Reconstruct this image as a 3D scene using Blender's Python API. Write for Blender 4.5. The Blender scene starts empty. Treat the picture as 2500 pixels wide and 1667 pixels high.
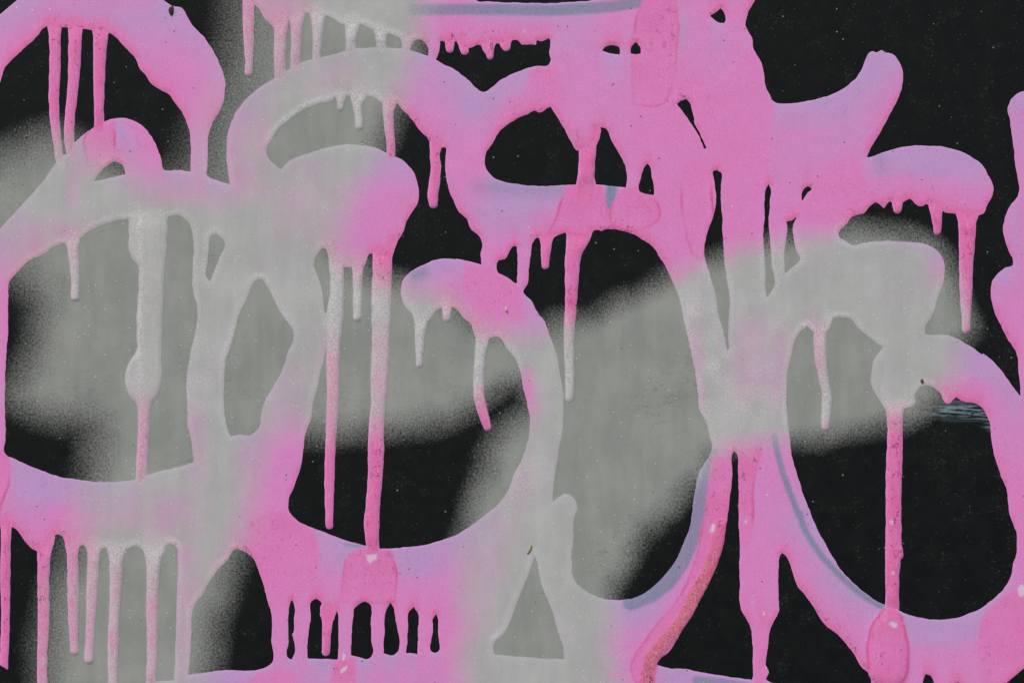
import bpy, math
import numpy as np

# ------------------------------------------------------------------ camera, sky, sun, exposure
S = 0.0004                       # metres of wall per unit of the drawing grid
CX, CY, CZ = 1250.0, 833.5, 1.25
sc = bpy.context.scene
cam = bpy.data.cameras.new("camera")
cam.sensor_width = 36.0
cam.lens = 36.0 * 2.2 / 1.0
cam.clip_start, cam.clip_end = 0.05, 2000.0
cam_o = bpy.data.objects.new("camera", cam)
sc.collection.objects.link(cam_o)
cam_o.location = (0.0, -2.2, CZ)
cam_o.rotation_euler = (math.radians(90), 0, 0)
sc.camera = cam_o

SUN_EL, SUN_AZ = math.radians(52), math.radians(-28)      # high, in front of the wall and to the left
world = bpy.data.worlds.new("World")
sc.world = world
world.use_nodes = True
wn = world.node_tree.nodes
bg = wn["Background"]
sky = wn.new("ShaderNodeTexSky")
sky.sky_type = 'NISHITA'
sky.sun_disc = False
sky.sun_elevation = SUN_EL
sky.sun_rotation = math.radians(180) - SUN_AZ
sky.air_density = 1.0
sky.dust_density = 4.0
sky.ozone_density = 1.0
world.node_tree.links.new(sky.outputs[0], bg.inputs[0])
bg.inputs[1].default_value = 0.10
sun = bpy.data.lights.new("sun", 'SUN')
sun.energy = 1.5
sun.angle = math.radians(14)
sun.color = (1.0, 0.95, 0.88)
sun_o = bpy.data.objects.new("sun", sun)
sc.collection.objects.link(sun_o)
# the sun shines towards +Y (onto the wall), down, and to the right
sun_o.rotation_euler = (math.radians(90) - SUN_EL, 0, SUN_AZ)
sun_o.location = (-1.5, -3, 4)
vs = sc.view_settings
vs.view_transform, vs.look = 'Standard', 'None'
vs.exposure, vs.gamma, vs.use_curve_mapping = 0.42, 1.0, False

# ------------------------------------------------------------------ drawing of the painted shapes
def T(x0, y0, *pts):             # points noted on an enlarged tile whose corner is x0, y0
    return [(x0 + a / 3.92, y0 + b / 3.92) for a, b in pts]

HOLES = []
def hole(*chunks):
    HOLES.append([p for c in chunks for p in c])

hole(T(0, 0, (-500, 1330), (0, 790), (40, 660), (130, 555), (250, 450), (370, 335), (425, 268), (620, 265), (830, 285),
       (1050, 325), (1110, 360), (1180, 440), (1300, 570), (1340, 660), (1390, 710), (1440, 790), (1520, 850), (1600, 890),
       (1670, 980), (1740, 1070), (1780, 1160), (1815, 1270), (1825, 1400), (1826, 1520)),
     T(0, 380, (1822, 155), (1700, 140), (1562, 132), (1540, 30)),
     T(0, 0, (1500, 1400), (1440, 1290), (1370, 1210), (1270, 1150), (1170, 1130), (1080, 1140), (990, 1165), (910, 1215),
       (800, 1290), (720, 1360), (640, 1470), (600, 1490)),
     T(0, 380, (540, 70), (400, 260), (200, 480), (0, 700), (-500, 1200)))
hole(T(0, 380, (890, 250), (1010, 110), (1110, 60), (1170, 90), (1200, 180), (1050, 212)))
hole(T(0, 0, (1480, -420), (1530, -40), (1650, 60), (1740, 75), (1790, 150), (1840, 240), (1930, 330), (2000, 430), (2070, 540),
       (2120, 660), (2155, 780), (2150, 900), (2100, 1060), (2040, 1160), (2000, 1270), (1990, 1400), (1985, 1568)),
     T(0, 380, (1980, 190), (2080, 240), (2200, 275), (2185, 150)),
     T(500, 0, (210, 1530), (215, 1350), (250, 1180), (330, 1030), (450, 900), (560, 820), (680, 745), (770, 690), (910, 610),
       (1120, 550), (1350, 490), (1460, 465), (1640, 458), (1890, 465), (1880, 390), (1740, 320), (1620, 290), (1500, 240),
       (1330, 240), (1160, 150), (985, 125), (800, 175), (660, 265), (570, 180), (520, 80), (480, 50), (440, -420)))
hole(T(500, 0, (1955, 485), (2000, 400), (2060, 380), (2110, 420), (2145, 500), (2145, 545), (2060, 515)))
hole(T(1000, 0, (250, 575), (285, 480), (292, 390), (340, 405), (450, 400), (500, 450), (560, 465), (650, 430), (720, 440),
       (820, 410), (900, 420), (980, 380), (1040, 390), (1080, 430), (1150, 425), (1210, 430), (1215, 385), (1260, 405),
       (1340, 365), (1345, 450), (1335, 500), (1350, 570), (1340, 610), (1200, 635), (1050, 685), (880, 765), (705, 880),
       (530, 740), (400, 650), (330, 620)))
hole(T(1000, 0, (1835, 490), (1880, 445), (1960, 438), (2005, 450), (2012, 525), (1930, 518)))
hole(T(1000, 0, (2110, 520), (2120, 450), (2170, 410), (2210, 460), (2215, 520), (2165, 525)))
hole(T(1500, 0, (920, 155), (970, 125), (1015, 75), (1055, 130), (1065, 190), (1050, 225), (1010, 220)))
hole(T(1500, 0, (600, 1000), (640, 965), (685, 952), (720, 980), (745, 1060), (765, 1130), (765, 1170), (815, 1270),
       (880, 1415), (862, 1425), (800, 1290), (730, 1180), (650, 1070)))
hole(T(1000, 0, (560, -420), (600, -60), (640, 5), (780, 18), (1050, 28), (1350, 30), (1600, 20), (1750, 0), (1820, -60), (1850, -420)))
hole(T(1500, 0, (1480, -420), (1345, 0), (1290, 100), (1265, 180), (1255, 240), (1275, 290), (1310, 350), (1335, 470), (1400, 590),
       (1435, 720), (1450, 830), (1490, 910), (1510, 960), (1550, 985)),
     T(1900, 0, (60, 992), (180, 985), (320, 965), (480, 915), (620, 850), (740, 750), (800, 660), (830, 590), (885, 500),
       (910, 495), (940, 510), (990, 485), (1030, 505), (1060, 505), (1110, 530), (1150, 580), (1190, 660), (1195, 750),
       (1180, 850), (1140, 960), (1080, 1070), (1010, 1200), (940, 1330), (880, 1430), (845, 1510), (920, 1490), (1010, 1455),
       (1140, 1420), (1280, 1400), (1430, 1397), (1580, 1405), (1720, 1440), (1840, 1500), (1950, 1575)),
     [(2412, 427), (2425, 462)],
     T(1900, 480, (2040, 10), (1990, 100), (1965, 165), (1920, 185), (1700, 165), (1600, 155), (1575, 135), (1440, 80),
       (1410, 75), (1380, 100), (1330, 90), (1260, 20), (1200, 50), (1060, 50), (1012, 110), (930, 60), (880, 90), (830, 150),
       (700, 200), (650, 270), (580, 350), (580, 380), (650, 430), (720, 465), (800, 445), (950, 430), (1100, 428),
       (1250, 437), (1420, 460), (1520, 520), (1580, 610), (1595, 700), (1575, 830), (1545, 930), (1510, 1020), (1480, 1120),
       (1440, 1190), (1410, 1230), (1405, 1320), (1480, 1325), (1600, 1325), (1700, 1355), (1840, 1430), (1950, 1510)),
     T(1900, 860, (1960, 10), (2060, 90), (2180, 230), (2270, 360), (2320, 425), (2315, 330), (2300, 200), (2300, 100)),
     T(1900, 480, (2295, 1560), (2280, 1500), (2200, 1370), (2130, 1230), (2060, 1080), (2035, 930), (2045, 820), (2100, 740),
       (2170, 680), (2240, 655), (2240, 590), (2200, 510), (2165, 400), (2155, 280), (2170, 200), (2210, 110), (2290, 0)),
     T(1900, 0, (2270, 1568), (2240, 1330), (2215, 1150), (2200, 1030), (2230, 950), (2290, 895), (2352, 870), (3000, 830), (3000, -420)))
hole(T(500, 0, (590, 1430), (640, 1330), (720, 1220), (830, 1130), (950, 1050), (1090, 995), (1220, 955), (1240, 935),
       (1370, 925), (1540, 915), (1620, 930), (1700, 990), (1830, 978), (1880, 1040), (1960, 1120), (2050, 1240), (2130, 1320), (2180, 1390)),
     T(1000, 0, (345, 1420)),
     T(550, 380, (2110, 0), (2105, 150), (2130, 300), (2180, 430), (2240, 540), (2310, 610)),
     T(1100, 380, (200, 710), (270, 770), (305, 850), (290, 920), (300, 1050), (200, 1015), (100, 995), (0, 990)),
     T(550, 380, (2150, 990), (2000, 1000), (1880, 1050), (1780, 1110), (1710, 1180), (1680, 1270), (1690, 1360), (1730, 1450), (1790, 1520)),
     [(1012, 780), (1046, 783), (1056, 770), (1064, 758), (1073, 752), (1109, 752), (1120, 762)],
     T(1000, 760, (540, 80), (620, 160), (650, 220), (740, 290), (770, 260), (830, 245), (880, 270), (930, 350), (1000, 440),
       (1050, 550), (1080, 680), (1110, 830), (1130, 930), (1150, 1000), (1145, 1150), (1120, 1280), (1080, 1400), (1010, 1540)),
     T(1000, 1130, (940, 270), (830, 410), (700, 510), (600, 590), (530, 640), (430, 690), (300, 740), (150, 780), (0, 800)),
     T(500, 1267, (1900, 270), (1660, 275), (1530, 250), (1420, 225), (1300, 185), (1150, 130), (1000, 70), (870, 0)),
     [(702, 1238), (703, 1228), (718, 1185)],
     T(500, 760, (890, 1568), (920, 1480), (940, 1350), (960, 1200), (1020, 1000), (1040, 850), (1080, 700), (1110, 560),
       (1145, 440), (1160, 330), (1165, 50), (1150, 0)),
     T(550, 380, (950, 1500), (920, 1280), (880, 1140), (850, 1040), (890, 930), (940, 880), (980, 900), (1010, 990),
       (1160, 1070), (1200, 1070), (1330, 1050), (1380, 940), (1420, 930), (1600, 920), (1650, 820), (1700, 740), (1740, 620),
       (1790, 540), (1830, 490), (1840, 260), (1800, 160), (1750, 90), (1680, 30), (1600, 0)),
     T(500, 0, (1810, 1495), (1740, 1465), (1640, 1420), (1500, 1390), (1340, 1385), (1180, 1415), (1000, 1470)),
     T(550, 380, (640, 40), (530, 135), (440, 60)), T(500, 0, (600, 1490)))
hole(T(1100, 380, (445, 1105), (460, 1000), (520, 990), (555, 940), (600, 870), (635, 865), (640, 1000), (635, 1230), (540, 1165)))
hole(T(1100, 380, (700, 1300), (735, 1240), (750, 1100), (770, 950), (790, 830), (830, 785), (870, 800), (980, 790), (1010, 770),
       (1060, 745), (1095, 730), (1110, 745), (1340, 760), (1375, 712), (1415, 708), (1440, 722), (1490, 705), (1650, 720),
       (1760, 760), (1840, 810), (1930, 870), (1990, 950), (2050, 1050), (2090, 1130), (2130, 1220), (2180, 1350), (2220, 1500)),
     T(1500, 760, (660, 60), (690, 200), (740, 420), (780, 600), (800, 800), (810, 940), (870, 1050), (910, 1180), (930, 1300),
       (890, 1400), (830, 1500)),
     T(1200, 1267, (1910, 0), (1880, 130), (1830, 250), (1780, 360), (1700, 480), (1600, 600), (1480, 690), (1380, 745),
       (1280, 768), (1180, 775), (1080, 760), (930, 700), (830, 630), (780, 540), (765, 420), (780, 200)),
     T(1000, 1130, (1590, 480), (1605, 450), (1590, 360), (1530, 300), (1480, 290), (1420, 330), (1365, 375), (1375, 200),
       (1395, 80), (1410, 0)),
     T(1000, 760, (1430, 1300), (1460, 1150), (1475, 950), (1465, 760), (1440, 600), (1410, 430), (1370, 300), (1330, 200),
       (1290, 100)),
     T(1100, 380, (850, 1530), (770, 1380)))
hole(T(1000, 0, (715, 1568), (730, 1480), (790, 1380), (850, 1270), (940, 1190), (1040, 1130), (1130, 1095), (1190, 1060),
       (1240, 1080), (1310, 1040), (1350, 1020), (1380, 1070), (1450, 1180), (1510, 1290), (1560, 1390), (1600, 1440),
       (1785, 1340), (1800, 1270), (1830, 1220), (1880, 1235), (1930, 1330), (1980, 1430), (2040, 1530)),
     T(1100, 380, (1670, 90), (1685, 200), (1680, 310), (1560, 295), (1380, 280), (1220, 280), (1000, 290), (800, 290),
       (650, 275), (500, 250), (400, 200), (340, 130), (320, 60)))
hole(T(1100, 380, (1815, 345), (1825, 200), (1850, 120), (1880, 75), (1905, 95), (1925, 200), (1945, 300), (1950, 385), (1880, 370)))
hole(T(1600, 380, (550, 150), (585, 140), (625, 160), (625, 280), (630, 420), (640, 600), (645, 750), (655, 900), (660, 1000),
       (690, 1200), (712, 1400)),
     T(1500, 760, (1100, 0), (1090, 200), (1095, 330), (1085, 410), (1070, 330), (1040, 180)),
     T(1600, 380, (610, 1568), (580, 1350), (530, 1160), (490, 1030), (470, 950), (470, 850), (510, 710), (560, 560), (580, 430), (570, 300)))
hole(T(1600, 380, (1085, 270), (1100, 320), (1095, 450), (1085, 600), (1095, 750), (1100, 900), (1110, 1050), (1140, 1200),
       (1130, 1260), (1070, 1350), (1055, 1300), (1055, 1150), (1045, 950), (1035, 780), (1045, 600), (1045, 430), (1060, 320)))
hole(T(1600, 380, (1250, 630), (1300, 625), (1350, 580), (1345, 610), (1320, 660), (1325, 800), (1350, 920), (1385, 990),
       (1330, 1050), (1240, 1130), (1235, 950), (1250, 800), (1265, 700)))
hole(T(1600, 380, (1405, 440), (1400, 410), (1430, 310), (1460, 290), (1495, 310), (1490, 335), (1460, 355), (1430, 390)))
hole(T(1900, 480, (240, 1270), (280, 1245), (330, 1290), (480, 1280), (530, 1170), (620, 1155), (690, 1170), (760, 1250),
       (860, 1340), (960, 1410), (1005, 1440), (960, 1500)),
     T(1900, 860, (940, 30), (890, 200), (895, 320), (960, 440), (1030, 530), (1200, 540), (1310, 490), (1310, 400), (1380, 320),
       (1460, 320), (1520, 360), (1560, 400), (1670, 460), (1700, 430), (1740, 455), (1900, 495), (1960, 540), (2020, 660),
       (2035, 760), (2050, 900), (2090, 1060), (2140, 1200), (2190, 1330), (2200, 1450), (2220, 1560)),
     T(1900, 1267, (2270, 100), (2285, 200), (2280, 330), (2250, 430), (2235, 530), (2170, 650), (2050, 770), (1900, 870),
       (1750, 930), (1600, 957), (1450, 952), (1300, 925), (1180, 885), (1000, 810), (880, 740), (740, 630), (600, 480),
       (500, 320), (400, 140)),
     T(1900, 860, (320, 1568), (240, 1360), (170, 1130), (130, 980), (110, 850), (90, 650), (80, 520), (80, 350), (100, 100)),
     T(1500, 760, (1690, 430), (1740, 250)))
hole([(1793, 1100), (1799, 1110), (1802, 1160), (1804, 1267)],
     T(1700, 1267, (415, 300), (415, 600), (415, 800), (430, 870), (480, 950), (520, 1030), (535, 1150), (540, 1400), (540, 1540),
       (400, 1520), (150, 1480), (0, 1455)),
     T(1200, 1267, (1900, 1440), (1700, 1420), (1585, 1390), (1610, 1340), (1680, 1280), (1770, 1160), (1820, 1070), (1900, 950),
       (1970, 820), (2040, 690), (2120, 530), (2180, 380), (2235, 150), (2255, 0)),
     [(1781, 1220), (1788, 1160), (1788, 1110)])
hole(T(1700, 1267, (820, 320), (850, 340), (885, 400), (920, 490), (970, 640), (1050, 740), (1130, 850), (1160, 910), (1240, 1020),
       (1350, 1100), (1450, 1210), (1520, 1300), (1580, 1410), (1660, 1490), (1670, 1720), (1200, 1645), (900, 1600), (720, 1562),
       (665, 1530), (690, 1460), (670, 1400), (685, 1200), (700, 1080), (740, 980), (790, 890), (790, 780), (785, 600), (790, 450), (800, 350)))
hole(T(1900, 1267, (1010, 1500), (1040, 1440), (1080, 1470), (1130, 1540), (1200, 1600), (1210, 1750), (1010, 1750)))
hole(T(1900, 1267, (1390, 1530), (1410, 1480), (1460, 1500), (1500, 1580), (1500, 1750), (1390, 1750)))
hole(T(1900, 1267, (1670, 1595), (1720, 1562), (1760, 1595), (1760, 1750), (1670, 1750)))
hole(T(1900, 1267, (2500, 1330), (2352, 1450), (2320, 1530), (2290, 1600), (2270, 1800), (2500, 1800)))
hole(T(0, 380, (90, 1200), (170, 1110), (270, 1010), (420, 940), (500, 880), (620, 835), (740, 800), (830, 740), (960, 670),
       (1100, 630), (1215, 605), (1615, 580), (1720, 575), (1800, 640), (1840, 750), (1855, 900), (1840, 1100), (1850, 1300), (1890, 1480)),
     T(0, 760, (1860, 250), (1810, 450), (1785, 700), (1795, 900), (1800, 1100), (1830, 1250), (1855, 1445), (1650, 1500), (1440, 1555)),
     [(319, 1172), (266, 1176), (212, 1173), (160, 1166)],
     T(0, 760, (340, 1500), (180, 1430), (40, 1342), (50, 1250), (45, 900), (55, 500), (75, 200)),
     T(0, 380, (80, 1350)))
hole(T(0, 380, (2000, 850), (2020, 770), (2060, 745), (2110, 780), (2155, 840), (2110, 950), (2060, 1080), (2010, 1200),
       (1990, 1180), (1990, 1000)))
hole(T(550, 380, (340, 1185), (400, 1250), (470, 1380), (540, 1520)),
     T(500, 760, (800, 110), (850, 200), (840, 300), (800, 380), (760, 500), (700, 640), (620, 780), (570, 870), (545, 980),
       (520, 1100), (420, 1190), (330, 1180), (245, 1200), (220, 1130), (190, 1000), (180, 850), (185, 650), (200, 480),
       (240, 350), (290, 180), (340, 0)),
     T(550, 380, (190, 1400), (240, 1280), (300, 1190)))
hole(T(0, 1267, (-500, 40), (0, 70), (80, 70), (145, 90), (200, 160), (260, 240), (310, 285), (355, 300), (495, 220), (510, 160),
       (550, 143), (600, 160), (625, 220), (700, 260), (760, 260), (790, 240), (820, 265), (970, 280), (1005, 265), (1040, 300),
       (1195, 290), (1310, 255), (1385, 300), (1555, 290), (1620, 230), (1690, 270), (1700, 400), (1690, 800), (1680, 1200),
       (1665, 1535), (1490, 1555), (1300, 1590), (900, 1700), (500, 1790), (-500, 1800)))
hole(T(0, 1267, (2250, 285), (2170, 400), (2060, 510), (1950, 700), (1850, 850), (1830, 1100), (1805, 1480), (1930, 1475), (2100, 1450)),
     T(500, 1267, (220, 1445), (600, 1402), (630, 1380), (640, 1150), (645, 950), (600, 780), (560, 630), (500, 450), (460, 370), (380, 310)))
for w in ([(830, 765), (848, 790), (855, 950), (850, 1075), (835, 1100), (852, 1140), (852, 1300), (835, 1345), (800, 1330), (800, 1150), (795, 1000), (808, 850)],
          [(985, 1330), (985, 1200), (1000, 1000), (1015, 930), (1010, 850), (1020, 790), (1070, 760), (1110, 790), (1128, 850), (1100, 910),
           (1120, 960), (1240, 960), (1245, 930), (1255, 840), (1275, 920), (1280, 1050), (1270, 1340), (1150, 1335)],
          [(1395, 1300), (1405, 1100), (1420, 950), (1440, 840), (1480, 810), (1535, 790), (1580, 815), (1590, 950), (1590, 1150), (1600, 1300), (1590, 1315), (1420, 1305)],
          [(1710, 1280), (1720, 1050), (1735, 880), (1775, 790), (1810, 850), (1825, 950), (1820, 1290), (1800, 1300)],
          [(1930, 1275), (1945, 1050), (1960, 880), (2000, 840), (2035, 890), (2040, 1050), (2035, 1290), (1980, 1280)],
          [(2175, 1270), (2185, 1080), (2195, 920), (2215, 900), (2230, 930), (2230, 1080), (2228, 1270), (2200, 1280)]):
    hole(T(500, 1267, *w))
# triangle and small gap under the silver
hole(T(1200, 1267, (410, 350), (435, 400), (450, 500), (480, 620), (540, 780), (600, 940), (640, 1080), (690, 1240), (690, 1335),
       (500, 1330), (250, 1310), (30, 1290), (20, 1200), (120, 1090), (180, 960), (230, 830), (300, 660), (350, 540), (385, 430)))

# drips: chain of (x, y, width) on a tile
DRIPS = []
def drip(*pts):
    DRIPS.append(pts)
def D(x0, y0, *pts):
    return [(x0 + a / 3.92, y0 + b / 3.92, w / 3.92) for a, b, w in pts]
drip(*D(0, 0, (520, 180, 150), (525, 330, 118), (525, 500, 110), (518, 950, 100), (530, 1200, 95), (550, 1400, 78), (565, 1540, 75)), *D(0, 380, (600, 110, 105)))
drip(*D(0, 0, (725, 180, 170), (725, 320, 128), (712, 600, 115), (690, 900, 105), (668, 1150, 95), (665, 1380, 95), (690, 1520, 70)), *D(0, 380, (715, 200, 60), (722, 400, 45)))
drip(*D(0, 0, (960, 220, 190), (960, 380, 135), (955, 600, 115), (948, 900, 105), (943, 1100, 92), (950, 1240, 100)))
drip(*D(500, 0, (420, -300, 125), (420, 200, 105), (420, 400, 100), (420, 600, 75), (415, 695, 70)))
drip(*D(500, 0, (725, 150, 160), (727, 300, 116), (722, 500, 112), (722, 780, 110)))
drip(*D(500, 0, (885, 90, 160), (878, 300, 108), (868, 500, 95), (860, 680, 90)))
drip(*D(500, 0, (1078, 80, 160), (1080, 250, 108), (1075, 420, 88), (1070, 590, 78)))
drip(*D(500, 0, (1410, 180, 170), (1410, 300, 115), (1400, 480, 100)))
drip(*D(500, 0, (1690, 270, 150), (1685, 360, 105), (1690, 480, 90)))
drip(*D(500, 0, (1300, 900, 110), (1298, 980, 66), (1298, 1030, 58)))
drip(*D(500, 0, (1470, 880, 190), (1460, 980, 105), (1465, 1060, 72), (1480, 1150, 80), (1482, 1208, 72)))
drip(*D(500, 0, (1770, 930, 160), (1760, 1080, 105), (1762, 1180, 98), (1778, 1320, 84), (1782, 1480, 78)))
drip(*D(1000, 0, (265, 1330, 160), (245, 1420, 100), (235, 1520, 95)), *D(550, 380, (2012, 60, 95), (2012, 160, 96), (1992, 300, 106), (1985, 420, 100), (1998, 465, 80)))
drip(*D(1000, 0, (385, 350, 110), (384, 430, 88), (385, 475, 72)))
drip(*D(1000, 0, (520, 360, 150), (520, 440, 100), (525, 488, 80)))
drip(*D(1000, 0, (752, 350, 190), (752, 450, 120), (765, 510, 78), (770, 545, 62)))
drip(*D(1000, 0, (915, 350, 150), (915, 420, 105), (925, 455, 78)))
drip(*D(1000, 0, (1700, 1260, 260), (1698, 1400, 170), (1700, 1520, 165)), *D(1100, 380, (1305, 50, 156), (1300, 200, 158), (1298, 320, 190)))
drip(*D(1100, 380, (930, 690, 190), (918, 800, 112), (915, 900, 98), (905, 1000, 82), (903, 1055, 70)))
drip(*D(1100, 380, (1235, 690, 300), (1230, 760, 232), (1205, 850, 190), (1182, 920, 158), (1170, 1000, 142), (1160, 1150, 130), (1150, 1400, 116), (1142, 1560, 110)),
     *D(1000, 760, (1530, 120, 104), (1528, 300, 96), (1530, 500, 90), (1530, 700, 92), (1522, 825, 82)))
drip(*D(550, 380, (1060, 800, 200), (1062, 950, 150), (1065, 1100, 130), (1070, 1300, 140), (1045, 1560, 165)),
     *D(500, 760, (1240, 150, 150), (1236, 300, 130), (1225, 500, 130), (1225, 800, 115), (1218, 1050, 105), (1205, 1300, 100), (1190, 1568, 95)),
     *D(500, 1267, (1188, -200, 84), (1196, 40, 76), (1196, 60, 74)))
drip(*D(550, 380, (1270, 960, 150), (1268, 1100, 96), (1265, 1300, 90)), *D(500, 760, (1458, 20, 86), (1456, 58, 78)))
drip(*D(550, 380, (1515, 800, 260), (1505, 950, 192), (1500, 1100, 190), (1490, 1300, 185)),
     *D(500, 760, (1690, 40, 180), (1685, 300, 170), (1665, 600, 160), (1660, 900, 140), (1645, 1100, 150), (1640, 1300, 155), (1630, 1540, 140)),
     *D(500, 1267, (1608, -100, 140), (1598, 60, 150), (1605, 170, 126), (1610, 290, 120)))
drip(*D(1000, 760, (110, -60, 220), (105, 50, 138), (100, 150, 106), (95, 300, 95), (95, 400, 72), (95, 505, 62)))
drip(*D(1000, 760, (352, -110, 130), (355, -20, 92), (353, 65, 72)))
drip(*D(1000, 760, (700, 120, 220), (695, 240, 130), (680, 340, 108), (668, 500, 104), (663, 700, 104), (668, 830, 100), (688, 920, 100), (712, 1000, 90), (735, 1075, 86), (744, 1108, 72)))
drip(*D(1900, 480, (1140, -10, 150), (1140, 70, 100), (1140, 125, 78)))
drip(*D(1900, 480, (1510, 20, 180), (1510, 130, 118), (1515, 250, 86), (1522, 332, 70)))
drip(*D(1900, 480, (1812, 90, 260), (1808, 200, 185), (1805, 320, 160), (1800, 600, 140), (1800, 850, 130), (1797, 1050, 102), (1795, 1200, 76), (1795, 1270, 80)))
drip(*D(1900, 480, (400, 1130, 200), (400, 1280, 118), (402, 1560, 112)), *D(1900, 860, (412, 120, 102), (430, 250, 96), (465, 400, 92), (466, 550, 92), (455, 680, 82), (455, 712, 70)))
drip(*D(1900, 860, (1110, 380, 300), (1115, 480, 215), (1115, 570, 156), (1115, 800, 150), (1110, 1100, 150), (1106, 1400, 155)),
     *D(1900, 1267, (1100, 100, 150), (1100, 300, 152), (1095, 500, 142), (1095, 700, 132), (1090, 860, 130)))
drip(*D(1900, 1267, (1075, 960, 240), (1050, 1080, 360), (1050, 1200, 410), (1050, 1320, 400), (1050, 1420, 370)))
drip(*D(1900, 860, (1620, 330, 170), (1622, 420, 110), (1625, 455, 80)))
drip(*D(1900, 1267, (1155, 290, 75), (1160, 350, 75)))
drip(*D(0, 380, (1415, 480, 420), (1415, 650, 365), (1412, 900, 352), (1455, 1010, 252), (1450, 1300, 242)),
     *D(0, 760, (1425, 100, 236), (1428, 400, 240), (1382, 580, 340), (1372, 680, 354), (1375, 780, 235), (1380, 870, 130), (1375, 1000, 112), (1365, 1300, 110), (1355, 1640, 105)))
drip(*D(0, 380, (690, 760, 170), (695, 880, 108), (705, 1000, 95), (720, 1200, 75), (720, 1352, 80)))
drip(*D(0, 1267, (55, -20, 120), (55, 200, 96), (55, 500, 96), (48, 1000, 84), (40, 1568, 76), (35, 1850, 74)))
drip(*D(0, 1267, (425, 180, 200), (424, 320, 126), (420, 500, 120), (415, 900, 110), (405, 1568, 96), (400, 1850, 90)))
drip(*D(0, 1267, (692, 200, 150), (692, 350, 106), (697, 700, 104), (705, 1000, 95), (712, 1180, 75), (712, 1258, 80)))
drip(*D(0, 1267, (895, 220, 170), (893, 350, 116), (885, 700, 104), (865, 1000, 90), (852, 1200, 86), (848, 1340, 86)))
drip(*D(0, 1267, (1115, 220, 200), (1115, 380, 125), (1108, 600, 115), (1090, 900, 100), (1086, 1200, 100), (1075, 1568, 86), (1070, 1800, 84)))
drip(*D(0, 1267, (1470, 230, 220), (1466, 400, 138), (1460, 700, 112), (1455, 1100, 100), (1445, 1600, 95)))
drip(*D(500, 1267, (1180, 860, 170), (1170, 980, 100), (1164, 1120, 82), (1162, 1268, 76)))

# brush strokes of the lettering: (label, skeletons); every bit of the painted body belongs to the nearest one
STROKES = [
 ("arched pink stroke in the upper left corner with three long drips", [[(-60, 150), (150, 40), (330, 30), (460, 140), (500, 260), (455, 400)]]),
 ("pink and silver round letter at the left edge", [[(-40, 620), (140, 470), (330, 420), (480, 500)], [(220, 400), (280, 320), (350, 390)], [(-5, 700), (-5, 1100)], [(0, 1200), (200, 1240), (420, 1230)]]),
 ("broad silvered stem between the left round letter and the diamond gap", [[(560, 480), (500, 640), (490, 900), (520, 1120), (470, 1450), (440, 1600)]]),
 ("bar along the top edge, half silver and half pink", [[(620, 20), (800, 30), (1000, 60), (1300, 60), (1530, 60)]]),
 ("silvered upper arch with a curved slot under the top bar", [[(600, 400), (570, 330), (650, 230), (800, 160), (960, 150), (1060, 240)]]),
 ("rounded lobe fading from silver to pink with three drips", [[(650, 500), (740, 440), (860, 420), (930, 430), (870, 560)]]),
 ("silvered slanting stem right of the diamond gap", [[(620, 580), (700, 650), (730, 800), (680, 950), (650, 1130)]]),
 ("big pink and silver bowl with a black centre and comb of gaps below", [[(640, 1230), (700, 1340), (870, 1420), (1050, 1390), (1180, 1300), (1290, 1150), (1330, 950), (1280, 780)]]),
 ("round pink and lilac knob at the top of the bowl", [[(1220, 700), (1150, 660), (1060, 680)]]),
 ("pink bar along the bottom edge under the comb of gaps", [[(480, 1690), (800, 1650), (1100, 1640), (1300, 1650)]]),
 ("pink ring of the eye-shaped gap in the upper middle", [[(1130, 260), (1110, 400), (1180, 500), (1400, 530)], [(1200, 200), (1350, 180), (1450, 200)]]),
 ("tall pink trunk right of the eye-shaped gap", [[(1700, -40), (1680, 200), (1650, 400), (1640, 620)], [(1760, 300), (1780, 500), (1800, 700)]]),
 ("pink horn-shaped stroke on the black ground", [[(1930, 350), (2050, 310), (2170, 170)], [(1930, 450), (1980, 430)]]),
 ("lilac rounded lobe below the horn with hanging drips", [[(2080, 440), (2200, 400), (2350, 430), (2390, 480)]]),
 ("silvered shoulder of the right letter", [[(1880, 640), (2100, 650), (2230, 680), (2230, 800), (2150, 900)], [(1960, 750), (2000, 680)]]),
 ("pink outer curve of the right letter", [[(2300, 880), (2400, 940), (2460, 1080), (2510, 1300), (2440, 1500)]]),
 ("lilac lower bowl of the right letter with slate blue edge", [[(1910, 1100), (1960, 1280), (2080, 1440), (2300, 1560)]]),
 ("pink scalloped stroke at the right edge", [[(2560, 300), (2560, 500), (2520, 650), (2490, 720), (2530, 850), (2560, 950)]]),
 ("silvered waist where the strokes of the right letter meet", [[(1720, 780), (1770, 950), (1800, 1040)]]),
 ("pink stem narrowing into a drip below the silver waist", [[(1830, 1130), (1850, 1300), (1850, 1480), (1856, 1680)]]),
 ("curved pink stroke with slate blue inner edge and bubbly red rim", [[(1755, 1130), (1740, 1300), (1640, 1480), (1560, 1660)]]),
 ("silvered stub and base left of the black bowl", [[(1380, 1240), (1370, 1400), (1420, 1520), (1400, 1660)]]),
 ("pale blue bar along the bottom edge under the pink stem", [[(1650, 1700), (1800, 1700), (2000, 1730)]]),
]

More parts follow.
